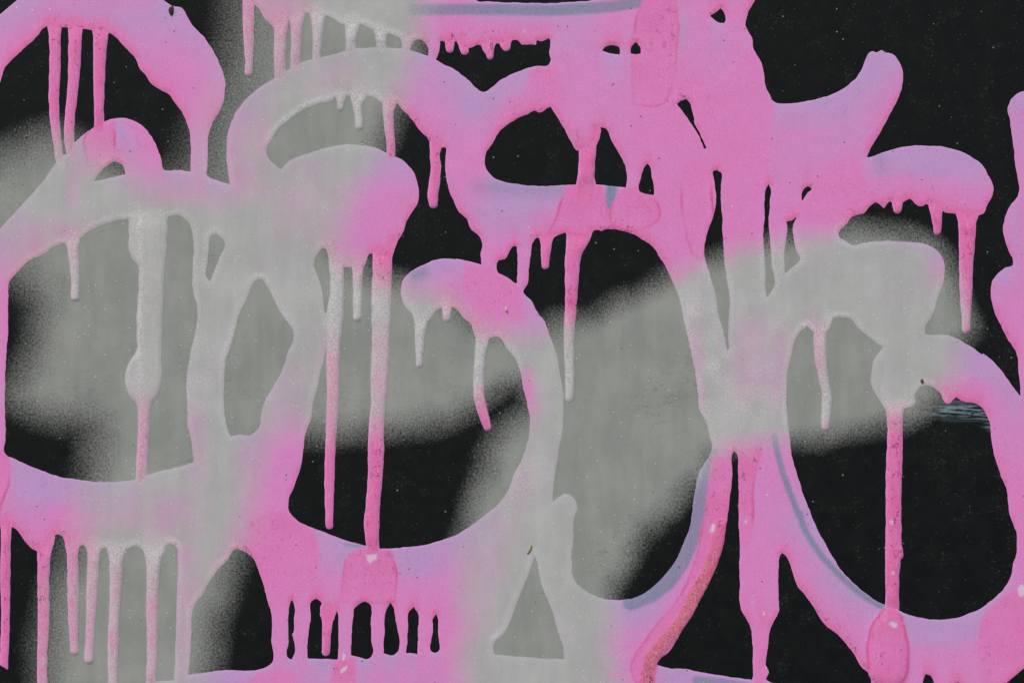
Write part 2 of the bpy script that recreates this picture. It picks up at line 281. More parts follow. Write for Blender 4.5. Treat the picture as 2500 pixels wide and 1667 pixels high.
# silver overspray: outlines of half density
SILVER = [
 [(1060, -300), (1040, 0), (1022, 100), (1005, 170), (980, 230), (945, 310), (920, 380), (881, 444), (856, 482), (843, 523), (825, 569), (815, 602),
  (843, 632), (889, 652), (912, 671), (955, 686), (1009, 699), (1060, 712), (1111, 745), (1153, 788), (1230, 811), (1319, 806), (1344, 798), (1362, 787),
  (1408, 785), (1457, 773), (1508, 742), (1559, 722), (1623, 686), (1651, 671), (1722, 645), (1763, 630), (1804, 615), (1863, 597), (1919, 584),
  (1983, 574), (2046, 574), (2084, 564), (2155, 567), (2219, 577), (2262, 590), (2295, 623), (2318, 653), (2339, 684), (2344, 722), (2354, 760),
  (2367, 794), (2359, 819), (2345, 842), (2336, 885), (2325, 924), (2298, 949), (2292, 967), (2267, 990), (2244, 1008), (2206, 1026), (2155, 1039),
  (2079, 1056), (2002, 1064), (1931, 1072), (1895, 1074), (1832, 1086), (1793, 1092), (1755, 1099), (1737, 1106), (1717, 1150), (1690, 1180), (1655, 1215),
  (1630, 1245), (1608, 1272), (1570, 1305), (1544, 1343), (1524, 1387), (1506, 1425), (1498, 1463), (1496, 1500), (1493, 1548), (1501, 1624), (1503, 1900),
  (1138, 1900), (1127, 1595), (1138, 1530), (1130, 1462), (1128, 1385), (1133, 1334), (1143, 1283), (1146, 1252), (1158, 1214), (1179, 1173), (1194, 1130),
  (1200, 1099), (1222, 1066), (1247, 1036), (1272, 1015), (1300, 1000), (1296, 969), (1276, 933), (1217, 944), (1184, 964), (1128, 1002), (1077, 1024), (1010, 1035),
  (946, 1043), (883, 1051), (824, 1058), (755, 1053), (704, 1048), (679, 1061), (648, 1079), (634, 1117), (618, 1165), (600, 1276), (584, 1313), (577, 1338),
  (566, 1369), (551, 1446), (531, 1497), (515, 1560), (505, 1624), (492, 1680), (485, 1900), (105, 1900), (117, 1599), (135, 1471), (148, 1420), (170, 1369),
  (200, 1292), (212, 1201), (238, 1143), (237, 1104), (245, 1066), (245, 1036), (217, 1012), (179, 1000), (128, 995), (77, 980), (51, 964), (72, 926),
  (92, 888), (112, 849), (116, 800), (126, 763), (118, 724), (88, 690), (50, 668), (25, 648), (0, 622), (-300, 560), (-300, 480), (0, 418), (25, 398), (77, 385),
  (122, 360), (153, 362), (184, 375), (209, 393), (255, 395), (306, 418), (370, 445), (434, 456), (485, 472), (540, 478), (580, 440), (600, 330),
  (640, 240), (655, 150), (680, 60), (700, -300)],
]
SILVER_HALF = [
 [(560, -300), (548, 0), (545, 60), (538, 140), (515, 200), (490, 260), (465, 320), (455, 380), (470, 450), (560, 500), (660, 430), (690, 200), (740, 60), (760, -300)],
 [(-300, 450), (0, 400), (60, 370), (120, 345), (170, 380), (150, 460), (0, 520), (-300, 600)],
 [(110, 700), (190, 760), (190, 960), (240, 1005), (130, 990), (80, 965), (105, 900), (120, 800)],
]
BANDS = [
 ("upper left sweep of silver overspray coming down from the top edge", [[(860, -60), (820, 200), (720, 430), (560, 500), (300, 470), (0, 500)]]),
 ("tall silver overspray column running down the left third to the bottom edge", [[(330, 760), (420, 900), (400, 1150), (330, 1350), (280, 1680)], [(250, 700), (150, 800)]]),
 ("middle silver overspray band crossing the bowl and its drips", [[(640, 720), (850, 850), (1050, 890), (1230, 850)]]),
 ("broad silver overspray sweep slanting down from the right centre to the bottom edge", [[(1600, 820), (1450, 1000), (1350, 1250), (1310, 1680)]]),
 ("silver overspray band across the right letter", [[(1780, 800), (1950, 750), (2150, 700), (2280, 780), (2200, 930), (2000, 950)]]),
]

# wet pink runs over the lilac, slate-blue marks
RUNS = [
 (T(1100, 380, (1110, 285), (1455, 285), (1500, 480), (1525, 560), (1600, 690), (1300, 760), (930, 740), (1000, 620), (1050, 450)), 3, .8),
 (T(1100, 380, (1625, 330), (1950, 390), (2000, 600), (1800, 720), (1560, 690), (1528, 560), (1565, 440)), 3, .7),
 (T(500, 1267, (1530, 262), (1680, 270), (1780, 310), (1820, 420), (1830, 800), (1280, 800), (1310, 560), (1360, 370), (1420, 310)), 4, .75),
 ([(1580, -40), (1650, -40), (1658, 60), (1655, 110), (1610, 260), (1545, 260), (1540, 130), (1548, 60), (1564, 15)], 4, .7),
 (T(500, 1267, (400, 0), (850, -60), (995, 60), (1005, 700), (900, 800), (650, 900), (520, 400)), 10, .6),
 (T(1900, 1267, (1985, 890), (2352, 650), (2600, 700), (2500, 1700), (1940, 1700)), 10, .7),
 (T(0, 0, (820, 1280), (910, 1205), (990, 1155), (1105, 1130), (1110, 1600), (830, 1600)), 5, .5),
 (T(1100, 380, (130, 1020), (300, 1040), (440, 1100), (650, 1240), (700, 1600), (100, 1560)), 10, .45),
 (T(1000, 0, (1190, 640), (1350, 610), (1500, 900), (1450, 1150), (1160, 1020)), 10, .35),
 ([(1660, 130), (1850, 300), (1880, 480), (1900, 620), (1650, 700), (1570, 500), (1540, 280)], 40, .25),
 ([(-60, 200), (60, 130), (110, 60), (300, 90), (340, 170), (430, 250), (470, 420), (400, 400), (200, 200), (60, 220)], 25, .15),
 ([(2290, 960), (2380, 960), (2430, 1100), (2500, 1150), (2600, 1300), (2560, 1500), (2470, 1300), (2400, 1050)], 25, .3),
 ([(2050, 390), (2092, 380), (2140, 500), (2060, 540), (1900, 560)], 14, .3),
 (T(500, 1267, (450, 1520), (850, 1440), (900, 1700), (430, 1700)), 10, .4),
 ([(1737, 1108), (1790, 1115), (1786, 1200), (1776, 1290), (1745, 1380), (1690, 1440), (1650, 1500), (1590, 1600), (1560, 1680), (1540, 1640), (1590, 1540), (1660, 1450), (1700, 1350), (1722, 1230)], 5, .9),
 ([(1800, 1100), (1862, 1085), (1842, 1180), (1836, 1290), (1826, 1335), (1808, 1325)], 5, .9),
 ([(1660, 400), (1735, 380), (1738, 470), (1745, 560), (1712, 640), (1690, 620), (1668, 550)], 5, .35),
 ([(1840, 100), (1878, 235), (1888, 262), (1883, 330), (1880, 430), (1800, 430), (1780, 200)], 7, .15),
 ([(1850, 1450), (1880, 1500), (1870, 1680), (1840, 1680)], 10, .5),
 ([(-60, 1180), (10, 1090), (22, 1120), (22, 1180), (10, 1215), (-20, 1400)], 5, .6),
 (T(500, 1267, (1280, 1340), (1440, 1330), (1460, 1720), (1180, 1720)), 10, .7),
]
BLUES = [     # polyline, width, softness, amount
 ([(1010, 24), (1200, 24), (1350, 26), (1500, 17), (1570, 4)], 27, 5, .9),
 (T(1700, 1267, (990, -60), (1020, 60), (1090, 190), (1195, 345), (1330, 495), (1500, 655), (1640, 760), (1780, 835)), 15, 5, .95),
 (T(1500, 760, (1530, 1200), (1560, 1350), (1610, 1540), (1690, 1760), (1770, 1960)), 15, 4, .95),
 ([(1731, 1105), (1718, 1170), (1704, 1262), (1688, 1318), (1662, 1376), (1630, 1420), (1592, 1450), (1540, 1470)], 38, 5, .9),
 (T(1100, 380, (1540, 300), (1528, 470)), 26, 6, 1.0),
 (T(1100, 380, (280, 300), (600, 320), (1090, 330)), 30, 24, .45),
 (T(550, 380, (1820, 1150), (1885, 1125)), 26, 16, .7),
 (T(1700, 1267, (0, 1540), (260, 1560), (500, 1600)), 20, 5, .8),
 (T(500, 1267, (1350, 240), (1530, 262)), 8, 4, .6),
 ([(2148, 385), (2152, 410)], 30, 20, .35),
]
LILACS = [   # x, y, rx, ry, amount  (sprayed lighter first coat)
 (1180, 530, 90, 60, .6), (1280, 520, 70, 70, .5), (2080, 280, 120, 80, .5), (2140, 180, 50, 60, .45), (2280, 410, 120, 45, .55), (1030, 650, 60, 40, .5),
 (300, 80, 130, 80, .45), (150, 25, 120, 50, .25), (880, 440, 60, 60, .35), (1200, 100, 250, 35, .45), (1660, 70, 25, 70, .4), (1150, 260, 90, 80, .5),
 (2380, 900, 60, 60, .55), (2300, 1520, 120, 60, .5), (2060, 1410, 90, 60, .55), (1980, 1290, 70, 80, .6), (830, 1370, 60, 50, .5), (1010, 1370, 60, 60, .5),
 (1560, 1490, 60, 60, .5), (90, 1200, 80, 50, .6), (300, 350, 40, 50, .5), (1740, 1690, 120, 50, .8), (520, 1650, 60, 25, .4), (1000, 230, 60, 50, .4),
 (2480, 300, 40, 90, .45), (2480, 560, 30, 60, .35), (1330, 220, 40, 30, .35), (250, 50, 200, 40, .3),
]

THIN = [     # where the silver lies thin over the pink: x, y, rx, ry, amount
 (690, 60, 80, 110, .55), (700, 130, 60, 60, .45), (570, 300, 60, 110, .5), (600, 430, 70, 70, .35), (110, 590, 110, 60, .5), (20, 560, 70, 60, .5), (348, 1085, 26, 110, .75),
 (175, 1500, 40, 180, .7), (220, 1500, 40, 180, .6), (275, 1540, 40, 180, .6), (372, 1560, 40, 180, .65), (440, 1400, 50, 120, .5), (450, 1590, 40, 120, .35),
 (300, 1230, 80, 70, .45), (420, 1260, 80, 70, .5), (470, 1080, 40, 100, .45), (690, 980, 60, 80, .45), (600, 1090, 40, 60, .4), (1190, 1240, 70, 110, .45), (1180, 1360, 60, 80, .35),
 (1240, 1120, 60, 100, .35), (1840, 870, 70, 100, .4), (1700, 900, 24, 120, .5), (1900, 900, 24, 100, .45), (930, 930, 30, 120, .45), (812, 960, 30, 120, .6), (1105, 940, 25, 90, .6),
 (1988, 870, 25, 100, .5), (1990, 1045, 20, 25, .8), (740, 470, 90, 100, .25), (2300, 640, 50, 70, .45), (1290, 950, 16, 60, .8), (180, 470, 20, 50, .4), (480, 460, 80, 30, .45),
 (430, 410, 40, 50, .5), (800, 170, 80, 60, .25), (640, 340, 20, 60, .5), (1165, 1470, 40, 80, .4), (2180, 1015, 30, 30, .5), (1980, 850, 80, 40, .2),
]
CHIPS_GLINTS = [    # pale dabs: chips in the last coat, and wet highlights painted in as colour
 T(500, 1267, (1545, 340), (1645, 335), (1645, 380), (1610, 395), (1585, 425), (1555, 390)),
 T(500, 1267, (1325, 1275), (1348, 1300), (1335, 1345), (1310, 1345)), T(500, 1267, (1360, 1395), (1365, 1410), (1320, 1465), (1295, 1475), (1300, 1440)),
 T(1900, 1267, (1055, 990), (1090, 975), (1140, 1000), (1130, 1035), (1090, 1030)), T(1900, 1267, (2290, 660), (2330, 620), (2352, 640), (2350, 730), (2310, 740)),
 T(1700, 1267, (150, 40), (180, 50), (165, 120), (140, 125), (135, 90)), T(1700, 1267, (635, 880), (655, 890), (660, 915), (640, 920)),
 T(1900, 1267, (1085, 500), (1105, 495), (1110, 525), (1090, 530)), T(1900, 1267, (1065, 5), (1100, 20), (1095, 50), (1070, 40)),
 T(1200, 1267, (2090, 100), (2095, 130), (2085, 130)), T(1000, 0, (1085, 295), (1105, 290), (1105, 310), (1090, 315)),
 T(1700, 1267, (465, 5), (485, 10), (482, 40), (465, 38)), T(1700, 1267, (530, 785), (545, 790), (540, 800)),
]

# ------------------------------------------------------------------ fields on one regular grid
STEP, MARG = 2.5, 160
x0, y0 = -MARG, -MARG
nx = int((2500 + 2 * MARG) / STEP) + 1
ny = int((1667 + 2 * MARG) / STEP) + 1
gx = x0 + STEP * np.arange(nx)
gy = y0 + STEP * np.arange(ny)
rng = np.random.default_rng(7)

def curve(pts):
    """closed Catmull-Rom through the points, corners kept sharp"""
    P = np.array(pts, float)
    keep = np.r_[True, np.hypot(*np.diff(P, axis=0).T) > 0.6]
    P = P[keep]
    if np.hypot(*(P[0] - P[-1])) < 0.6: P = P[:-1]
    n = len(P)
    d1 = P - np.roll(P, 1, 0); d2 = np.roll(P, -1, 0) - P
    l1 = np.hypot(*d1.T); l2 = np.hypot(*d2.T)
    cosang = (d1 * d2).sum(1) / (l1 * l2)
    sharp = cosang < 0.25
    tang = (d1 / l1[:, None] * l2[:, None] + d2 / l2[:, None] * l1[:, None]) / (l1 + l2)[:, None]
    out = []
    for i in range(n):
        j = (i + 1) % n
        L = l2[i]
        k = max(1, min(8, int(L / 7)))
        t = np.arange(k) / k
        m0 = (P[j] - P[i]) if sharp[i] else tang[i] * L
        m1 = (P[j] - P[i]) if sharp[j] else tang[j] * L
        t = t[:, None]
        out.append((2*t**3 - 3*t**2 + 1) * P[i] + (t**3 - 2*t**2 + t) * m0 + (-2*t**3 + 3*t**2) * P[j] + (t**3 - t**2) * m1)
    return np.concatenate(out)

def window(xa, xb, ya, yb):
    i0 = max(0, int((xa - x0) / STEP)); i1 = min(nx, int((xb - x0) / STEP) + 2)
    j0 = max(0, int((ya - y0) / STEP)); j1 = min(ny, int((yb - y0) / STEP) + 2)
    return i0, i1, j0, j1

def seg_dist(arr, A, B, R):
    i0, i1, j0, j1 = window(min(A[0], B[0]) - R, max(A[0], B[0]) + R, min(A[1], B[1]) - R, max(A[1], B[1]) + R)
    if i0 >= i1 or j0 >= j1: return
    X = gx[i0:i1][None, :]; Y = gy[j0:j1][:, None]
    dx, dy = B[0] - A[0], B[1] - A[1]
    L2 = dx * dx + dy * dy + 1e-9
    t = np.clip(((X - A[0]) * dx + (Y - A[1]) * dy) / L2, 0, 1)
    d = np.hypot(X - A[0] - t * dx, Y - A[1] - t * dy)
    np.minimum(arr[j0:j1, i0:i1], d, out=arr[j0:j1, i0:i1])

def inside(mask, P):
    i0, i1, j0, j1 = window(P[:, 0].min(), P[:, 0].max(), P[:, 1].min(), P[:, 1].max())
    if i0 >= i1 or j0 >= j1: return
    X = gx[i0:i1]
    Q = np.roll(P, -1, 0)
    sub = np.zeros((j1 - j0, i1 - i0), bool)
    for j in range(j0, j1):
        y = gy[j] + 1e-4
        c = (P[:, 1] > y) != (Q[:, 1] > y)
        if not c.any(): continue
        xs = P[c, 0] + (y - P[c, 1]) * (Q[c, 0] - P[c, 0]) / (Q[c, 1] - P[c, 1])
        xs.sort()
        sub[j - j0] = (np.searchsorted(xs, X) % 2) == 1
    mask[j0:j1, i0:i1] |= sub

def poly_field(polys, R):
    d = np.full((ny, nx), float(R)); m = np.zeros((ny, nx), bool)
    for pts in polys:
        P = curve(pts)
        inside(m, P)
        Q = np.roll(P, -1, 0)
        for a, b in zip(P, Q): seg_dist(d, a, b, R)
    return np.where(m, d, -d)          # positive inside

def value_noise(cell):
    cx, cy = int((gx[-1] - x0) / cell) + 3, int((gy[-1] - y0) / cell) + 3
    r = rng.random((cy, cx))
    fx = (gx - x0) / cell; fy = (gy - y0) / cell
    ix = fx.astype(int); iy = fy.astype(int)
    tx = fx - ix; ty = fy - iy
    tx = tx * tx * (3 - 2 * tx); ty = ty * ty * (3 - 2 * ty)
    a = r[iy][:, ix] * (1 - tx) + r[iy][:, ix + 1] * tx
    b = r[iy + 1][:, ix] * (1 - tx) + r[iy + 1][:, ix + 1] * tx
    return a * (1 - ty[:, None]) + b * ty[:, None] - 0.5

def blur(a, n, axis, times=3):
    for _ in range(times):
        p = np.pad(a, [(n, n) if k == axis else (0, 0) for k in range(2)], mode='edge')
        c = np.cumsum(p, axis=axis)
        c = np.concatenate([np.zeros_like(np.take(c, [0], axis)), c], axis)
        w = 2 * n + 1
        hi = np.take(c, np.arange(w, c.shape[axis]), axis); lo = np.take(c, np.arange(0, c.shape[axis] - w), axis)
        a = (hi - lo) / w
    return a

def sstep(a, b, x):
    t = np.clip((x - a) / (b - a), 0, 1)
    return t * t * (3 - 2 * t)

body = -poly_field(HOLES, 90)
# the painted patch ends in an uneven outline a little way outside the picture
ang = np.linspace(0, 2 * math.pi, 90, endpoint=False)
ox = 1250 + (1250 + 105) * np.clip(1.25 * np.cos(ang), -1, 1) + 14 * np.sin(9 * ang) + 9 * np.sin(23 * ang)
oy = 833 + (833 + 105) * np.clip(1.25 * np.sin(ang), -1, 1) + 14 * np.sin(7 * ang + 1) + 9 * np.sin(19 * ang)
patch = poly_field([list(zip(ox, oy))], 90)
body = np.minimum(body, patch)
wob = 1.6 * value_noise(9) + 2.2 * value_noise(24)
body = body + wob * np.clip(1 - np.abs(body) / 30, 0, 1)

drip_best = np.full((ny, nx), -60.0); drip_id = np.full((ny, nx), -1, int); drip_h = np.zeros((ny, nx))
BLOB = [k for k, p in enumerate(DRIPS) if max(q[2] for q in p) > 100 and p[0][1] > 1500][0]
for k, pts in enumerate(DRIPS):
    pts = np.array(pts, float)
    # fine chain with smooth widths
    fine = []
    for a, b in zip(pts[:-1], pts[1:]):
        m = max(2, int(np.hypot(*(b[:2] - a[:2])) / 6))
        t = np.arange(m)[:, None] / m
        tt = np.concatenate([t, t, t * t * (3 - 2 * t)], 1)
        fine.append(a * (1 - tt) + b * tt)
    fine = np.concatenate(fine + [pts[-1:]])
    L = len(fine)
    ker = np.ones(5) / 5
    if L > 9:
        for c in (0, 2):
            p = np.pad(fine[:, c], 2, mode='edge'); fine[:, c] = np.convolve(p, ker, 'valid')
        ph = rng.random() * 6
        s = np.arange(L)
        fine[:, 0] += 0.9 * np.sin(s * 0.17 + ph) + 0.3 * np.sin(s * 0.83 + 2 * ph)
        fine[:, 2] *= 1 + 0.03 * np.sin(s * 0.21 + 3 * ph) + 0.018 * np.sin(s * 0.9 + ph)
    tip = np.clip(1 - (L - 1 - np.arange(L)) * 6 / 60.0, 0, 1)
    for q in range(L - 1):
        A, B = fine[q], fine[q + 1]
        r = max(A[2], B[2]) / 2
        R = r + 30
        i0, i1, j0, j1 = window(min(A[0], B[0]) - R, max(A[0], B[0]) + R, min(A[1], B[1]) - R, max(A[1], B[1]) + R)
        if i0 >= i1 or j0 >= j1: continue
        X = gx[i0:i1][None, :]; Y = gy[j0:j1][:, None]
        dx, dy = B[0] - A[0], B[1] - A[1]
        t = np.clip(((X - A[0]) * dx + (Y - A[1]) * dy) / (dx * dx + dy * dy + 1e-9), 0, 1)
        rr = (A[2] * (1 - t) + B[2] * t) / 2
        f = rr - np.hypot(X - A[0] - t * dx, Y - A[1] - t * dy)
        sub = drip_best[j0:j1, i0:i1]
        up = f > sub
        sub[up] = f[up]
        drip_id[j0:j1, i0:i1][up] = k
        top = np.minimum(0.20 * np.minimum(rr, 20), 3.2) * (1 + 0.6 * tip[q])
        prof = np.sqrt(np.clip(1 - (1 - np.clip(f / np.minimum(rr, 24), 0, 1)) ** 2, 0, 1))
        hh = np.where(f > 0, top * prof, 0)
        if k != BLOB: hh = hh * (1 - sstep(-34, 14, body[j0:j1, i0:i1]))
        hs = drip_h[j0:j1, i0:i1]
        np.maximum(hs, hh, out=hs)
drip_best += 0.9 * value_noise(8) * np.clip(1 - np.abs(drip_best) / 12, 0, 1)
paint = np.maximum(body, drip_best)
paint = np.minimum(paint, patch)

# which way each edge faces: 1 where the paint ends downwards (wet lower edge), -1 on upper edges
sm = blur(blur(np.clip(body, -60, 60), 2, 0, 2), 2, 1, 2)
g_y, g_x = np.gradient(sm, STEP)
facing = np.clip(-g_y / (np.hypot(g_x, g_y) + 1e-6), -1, 1)

bd = np.clip(body, 0, None)
lower = np.clip(facing, 0, 1)
height = 0.45 * (1 - np.exp(-np.clip(paint, 0, None) / 3.0))
height += 0.45 * (1 - sstep(-16, 2, drip_best)) * lower * np.exp(-((bd - 8) / 7.0) ** 2) * (bd > 0) * np.clip(bd / 3, 0, 1)
height += 0.5 * (value_noise(60) + 0.6 * value_noise(26)) * np.clip(bd / 20, 0, 1)
height = np.where(paint > 0, np.maximum(height, 0.12), 0)
height = height + 0.35 * np.where(drip_id == BLOB, np.clip(drip_best / 12, 0, 1), 0) * (body > 0)
height = np.where(drip_h > 0, np.maximum(height, drip_h + 0.55 * height), height)
height = blur(blur(height, 1, 0, 1), 1, 1, 1)
hb = blur(blur(height, 4, 0, 2), 4, 1, 2)
near_drip = sstep(-14, 4, blur(blur(drip_best, 2, 0, 1), 2, 1, 1)) * sstep(-2, 14, body)
height = height * (1 - near_drip) + hb * near_drip
height = np.where(paint > 0, np.maximum(height, 0.10), 0.0)

# pigments
hole_m = body < 0
run = np.zeros(nx) + 400.0
up_d = np.zeros((ny, nx))
for j in range(ny):
    run = np.where(hole_m[j], 0, run + STEP); up_d[j] = run
run = np.zeros(nx) + 400.0
dn_d = np.zeros((ny, nx))
for j in range(ny - 1, -1, -1):
    run = np.where(hole_m[j], 0, run + STEP); dn_d[j] = run
lil = np.exp(-up_d / 55.0) * np.clip(-facing * 1.2 + .25, 0, 1)
lil = np.where(hole_m, 0, lil)
lil = blur(lil, 5, 1, 2)
hot = np.exp(-dn_d / 26.0) * 0.75 * (0.4 + 0.6 * lower) + 0.55 * np.exp(-bd / 10.0) * sstep(.1, .5, lower)
hot = blur(blur(np.where(hole_m, 0, hot), 2, 1, 2), 2, 0, 2)
XX, YY = gx[None, :], gy[:, None]
for (cx_, cy_, rx, ry, a) in LILACS:
    lil = lil + a * np.exp(-((XX - cx_) / rx) ** 2 - ((YY - cy_) / ry) ** 2) * (1 - 0.6 * np.clip(hot, 0, 1))
lil = np.clip(lil * 0.95 + 0.14 + 0.3 * value_noise(110), 0, 1)
run_m = np.zeros((ny, nx)); rim_line = np.zeros((ny, nx))
for (pts, soft, a) in RUNS:
    f = poly_field([pts], 80)
    f = f + 2.5 * value_noise(14) + 4 * value_noise(40)
    m = sstep(-soft, soft, f)
    run_m = np.maximum(run_m, m)
    lil = lil * (1 - m * 0.92)
    ys_ = [q[1] for q in pts]
    down = 1 - 0.5 * sstep(min(ys_) + 0.25 * (max(ys_) - min(ys_)), max(ys_), YY)
    hot = np.maximum(hot, 0.72 * a * m * down * (0.8 + 0.7 * value_noise(45)))
    if soft <= 6: rim_line = np.maximum(rim_line, np.exp(-((f - 2) / 3.0) ** 2) * np.clip(0.8 + 1.2 * value_noise(50), 0, 1) * sstep(0.12, 0.4, (YY - min(ys_)) / (max(ys_) - min(ys_))) * down)
dm = sstep(-1, 6, drip_best) * (1 - sstep(2, 45, body + 12 * value_noise(30)))
blob = (drip_id == BLOB)
bf = np.where(blob, drip_best, -50.0)
dm = np.maximum(dm, sstep(-1, 4, bf) * 0.8)
rim_line = np.maximum(rim_line, np.exp(-((bf - 2.5) / 3.2) ** 2) * (body > 8))
lil = lil * (1 - 0.85 * dm)
hot = np.maximum(hot, 1.0 * rim_line)
hot = np.clip(np.maximum(hot, dm * (0.72 + 0.35 * value_noise(70))), 0, 1)
blue = np.zeros((ny, nx))
for (pts, w, soft, a) in BLUES:
    d = np.full((ny, nx), 90.0)
    for A, B in zip(pts[:-1], pts[1:]): seg_dist(d, A, B, 90)
    blue = np.maximum(blue, a * (1 - sstep(w / 2 - soft, w / 2 + soft, d)))
blue *= (1 - run_m) * (1 - dm) * (1 - 0.9 * sstep(.45, .7, hot))

# orange-red bubbly rim
rim_d = np.full((ny, nx), 90.0)
rim_pts = T(1200, 1267, (2200, 60), (2150, 300), (2080, 500), (1990, 660), (1900, 830), (1820, 970), (1730, 1090), (1640, 1190), (1540, 1310), (1500, 1450), (1480, 1650))
for A, B in zip(rim_pts[:-1], rim_pts[1:]): seg_dist(rim_d, A, B, 90)
rim = (1 - sstep(8, 22, rim_d + 8 * value_noise(40))) * sstep(1250, 1420, YY + 0 * XX)
height += 1.6 * np.clip(1 - (rim_d / 20) ** 2, 0, 1) * (paint > 0)
lil = lil * (1 - sstep(0.2, 0.8, 1 - sstep(14, 22, rim_d)))
hot = np.maximum(hot, 0.9 * (1 - sstep(12, 24, rim_d)))

# silver density
def dens(polys, softmul, amp):
    f = poly_field(polys, 150)
    f = f + 14 * value_noise(70) + 8 * value_noise(30)
    soft = np.interp(gx, [0, 250, 700, 1500, 2500], [115, 108, 84, 66, 62])[None, :] * softmul
    return amp * sstep(-soft, soft, f)
mist = 1 - (1 - dens(SILVER, 1.0, .985)) * (1 - dens(SILVER_HALF, 1.0, .55))
fade = np.clip(np.minimum(np.minimum(XX + 130, 2630 - XX), np.minimum(YY + 130, 1797 - YY)) / 60, 0, 1)
mist = mist * fade
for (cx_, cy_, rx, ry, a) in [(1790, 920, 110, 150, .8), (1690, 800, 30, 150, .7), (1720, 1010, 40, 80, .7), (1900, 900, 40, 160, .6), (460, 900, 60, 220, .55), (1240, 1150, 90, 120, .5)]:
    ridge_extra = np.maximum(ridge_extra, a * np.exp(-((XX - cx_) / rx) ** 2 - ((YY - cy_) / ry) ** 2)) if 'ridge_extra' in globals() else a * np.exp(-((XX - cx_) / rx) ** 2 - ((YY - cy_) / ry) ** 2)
thin = np.zeros((ny, nx))
for (cx_, cy_, rx, ry, a) in THIN:
    thin = np.maximum(thin, 0.8 * a * np.exp(-(np.abs(XX - cx_) / rx) ** 3 - (np.abs(YY - cy_) / ry) ** 3))
thin = np.clip(thin * (1 + 0.9 * value_noise(40)) + 0.12 * np.clip(value_noise(90), 0, 1), 0, 1)
chip_glint = np.zeros((ny, nx))
for pts in CHIPS_GLINTS:
    chip_glint = np.maximum(chip_glint, sstep(-2.5, 2.5, poly_field([pts], 30)))
ridge = np.clip(np.maximum(np.exp(-((bd - 7) / 8.0) ** 2) * (0.15 + 0.45 * sstep(1550, 1650, XX) * (1 - sstep(2000, 2150, XX)) + 0.25 * sstep(400, 440, XX) * (1 - sstep(560, 620, XX)) + 0.5 * lower) * np.clip(0.75 + 1.3 * value_noise(55), 0, 1.2) * (body > 0), np.maximum(dm * np.where((XX > 300) & (XX < 415) & (YY < 1000) & (YY > 400), .2 + .5 * np.exp(-((XX - 341) / 9.0) ** 2), .62), ridge_extra * (0.6 + 1.0 * value_noise(34)))), 0, 1)  # mask for highlights painted into the silver on edges, drips and wrinkles
scuff = sstep(-14, 14, poly_field([T(1900, 860, (1350, 570), (1600, 500), (1690, 470), (1900, 495), (1985, 560), (2040, 740), (1900, 650), (1600, 620))], 60))

FIELDS = dict(edge=paint, mist=mist, lilac=lil, hot=hot, blue=blue, ridge=ridge, rim=rim, scuff=scuff, thin=thin, chip_glint=chip_glint, crease=rim_line)

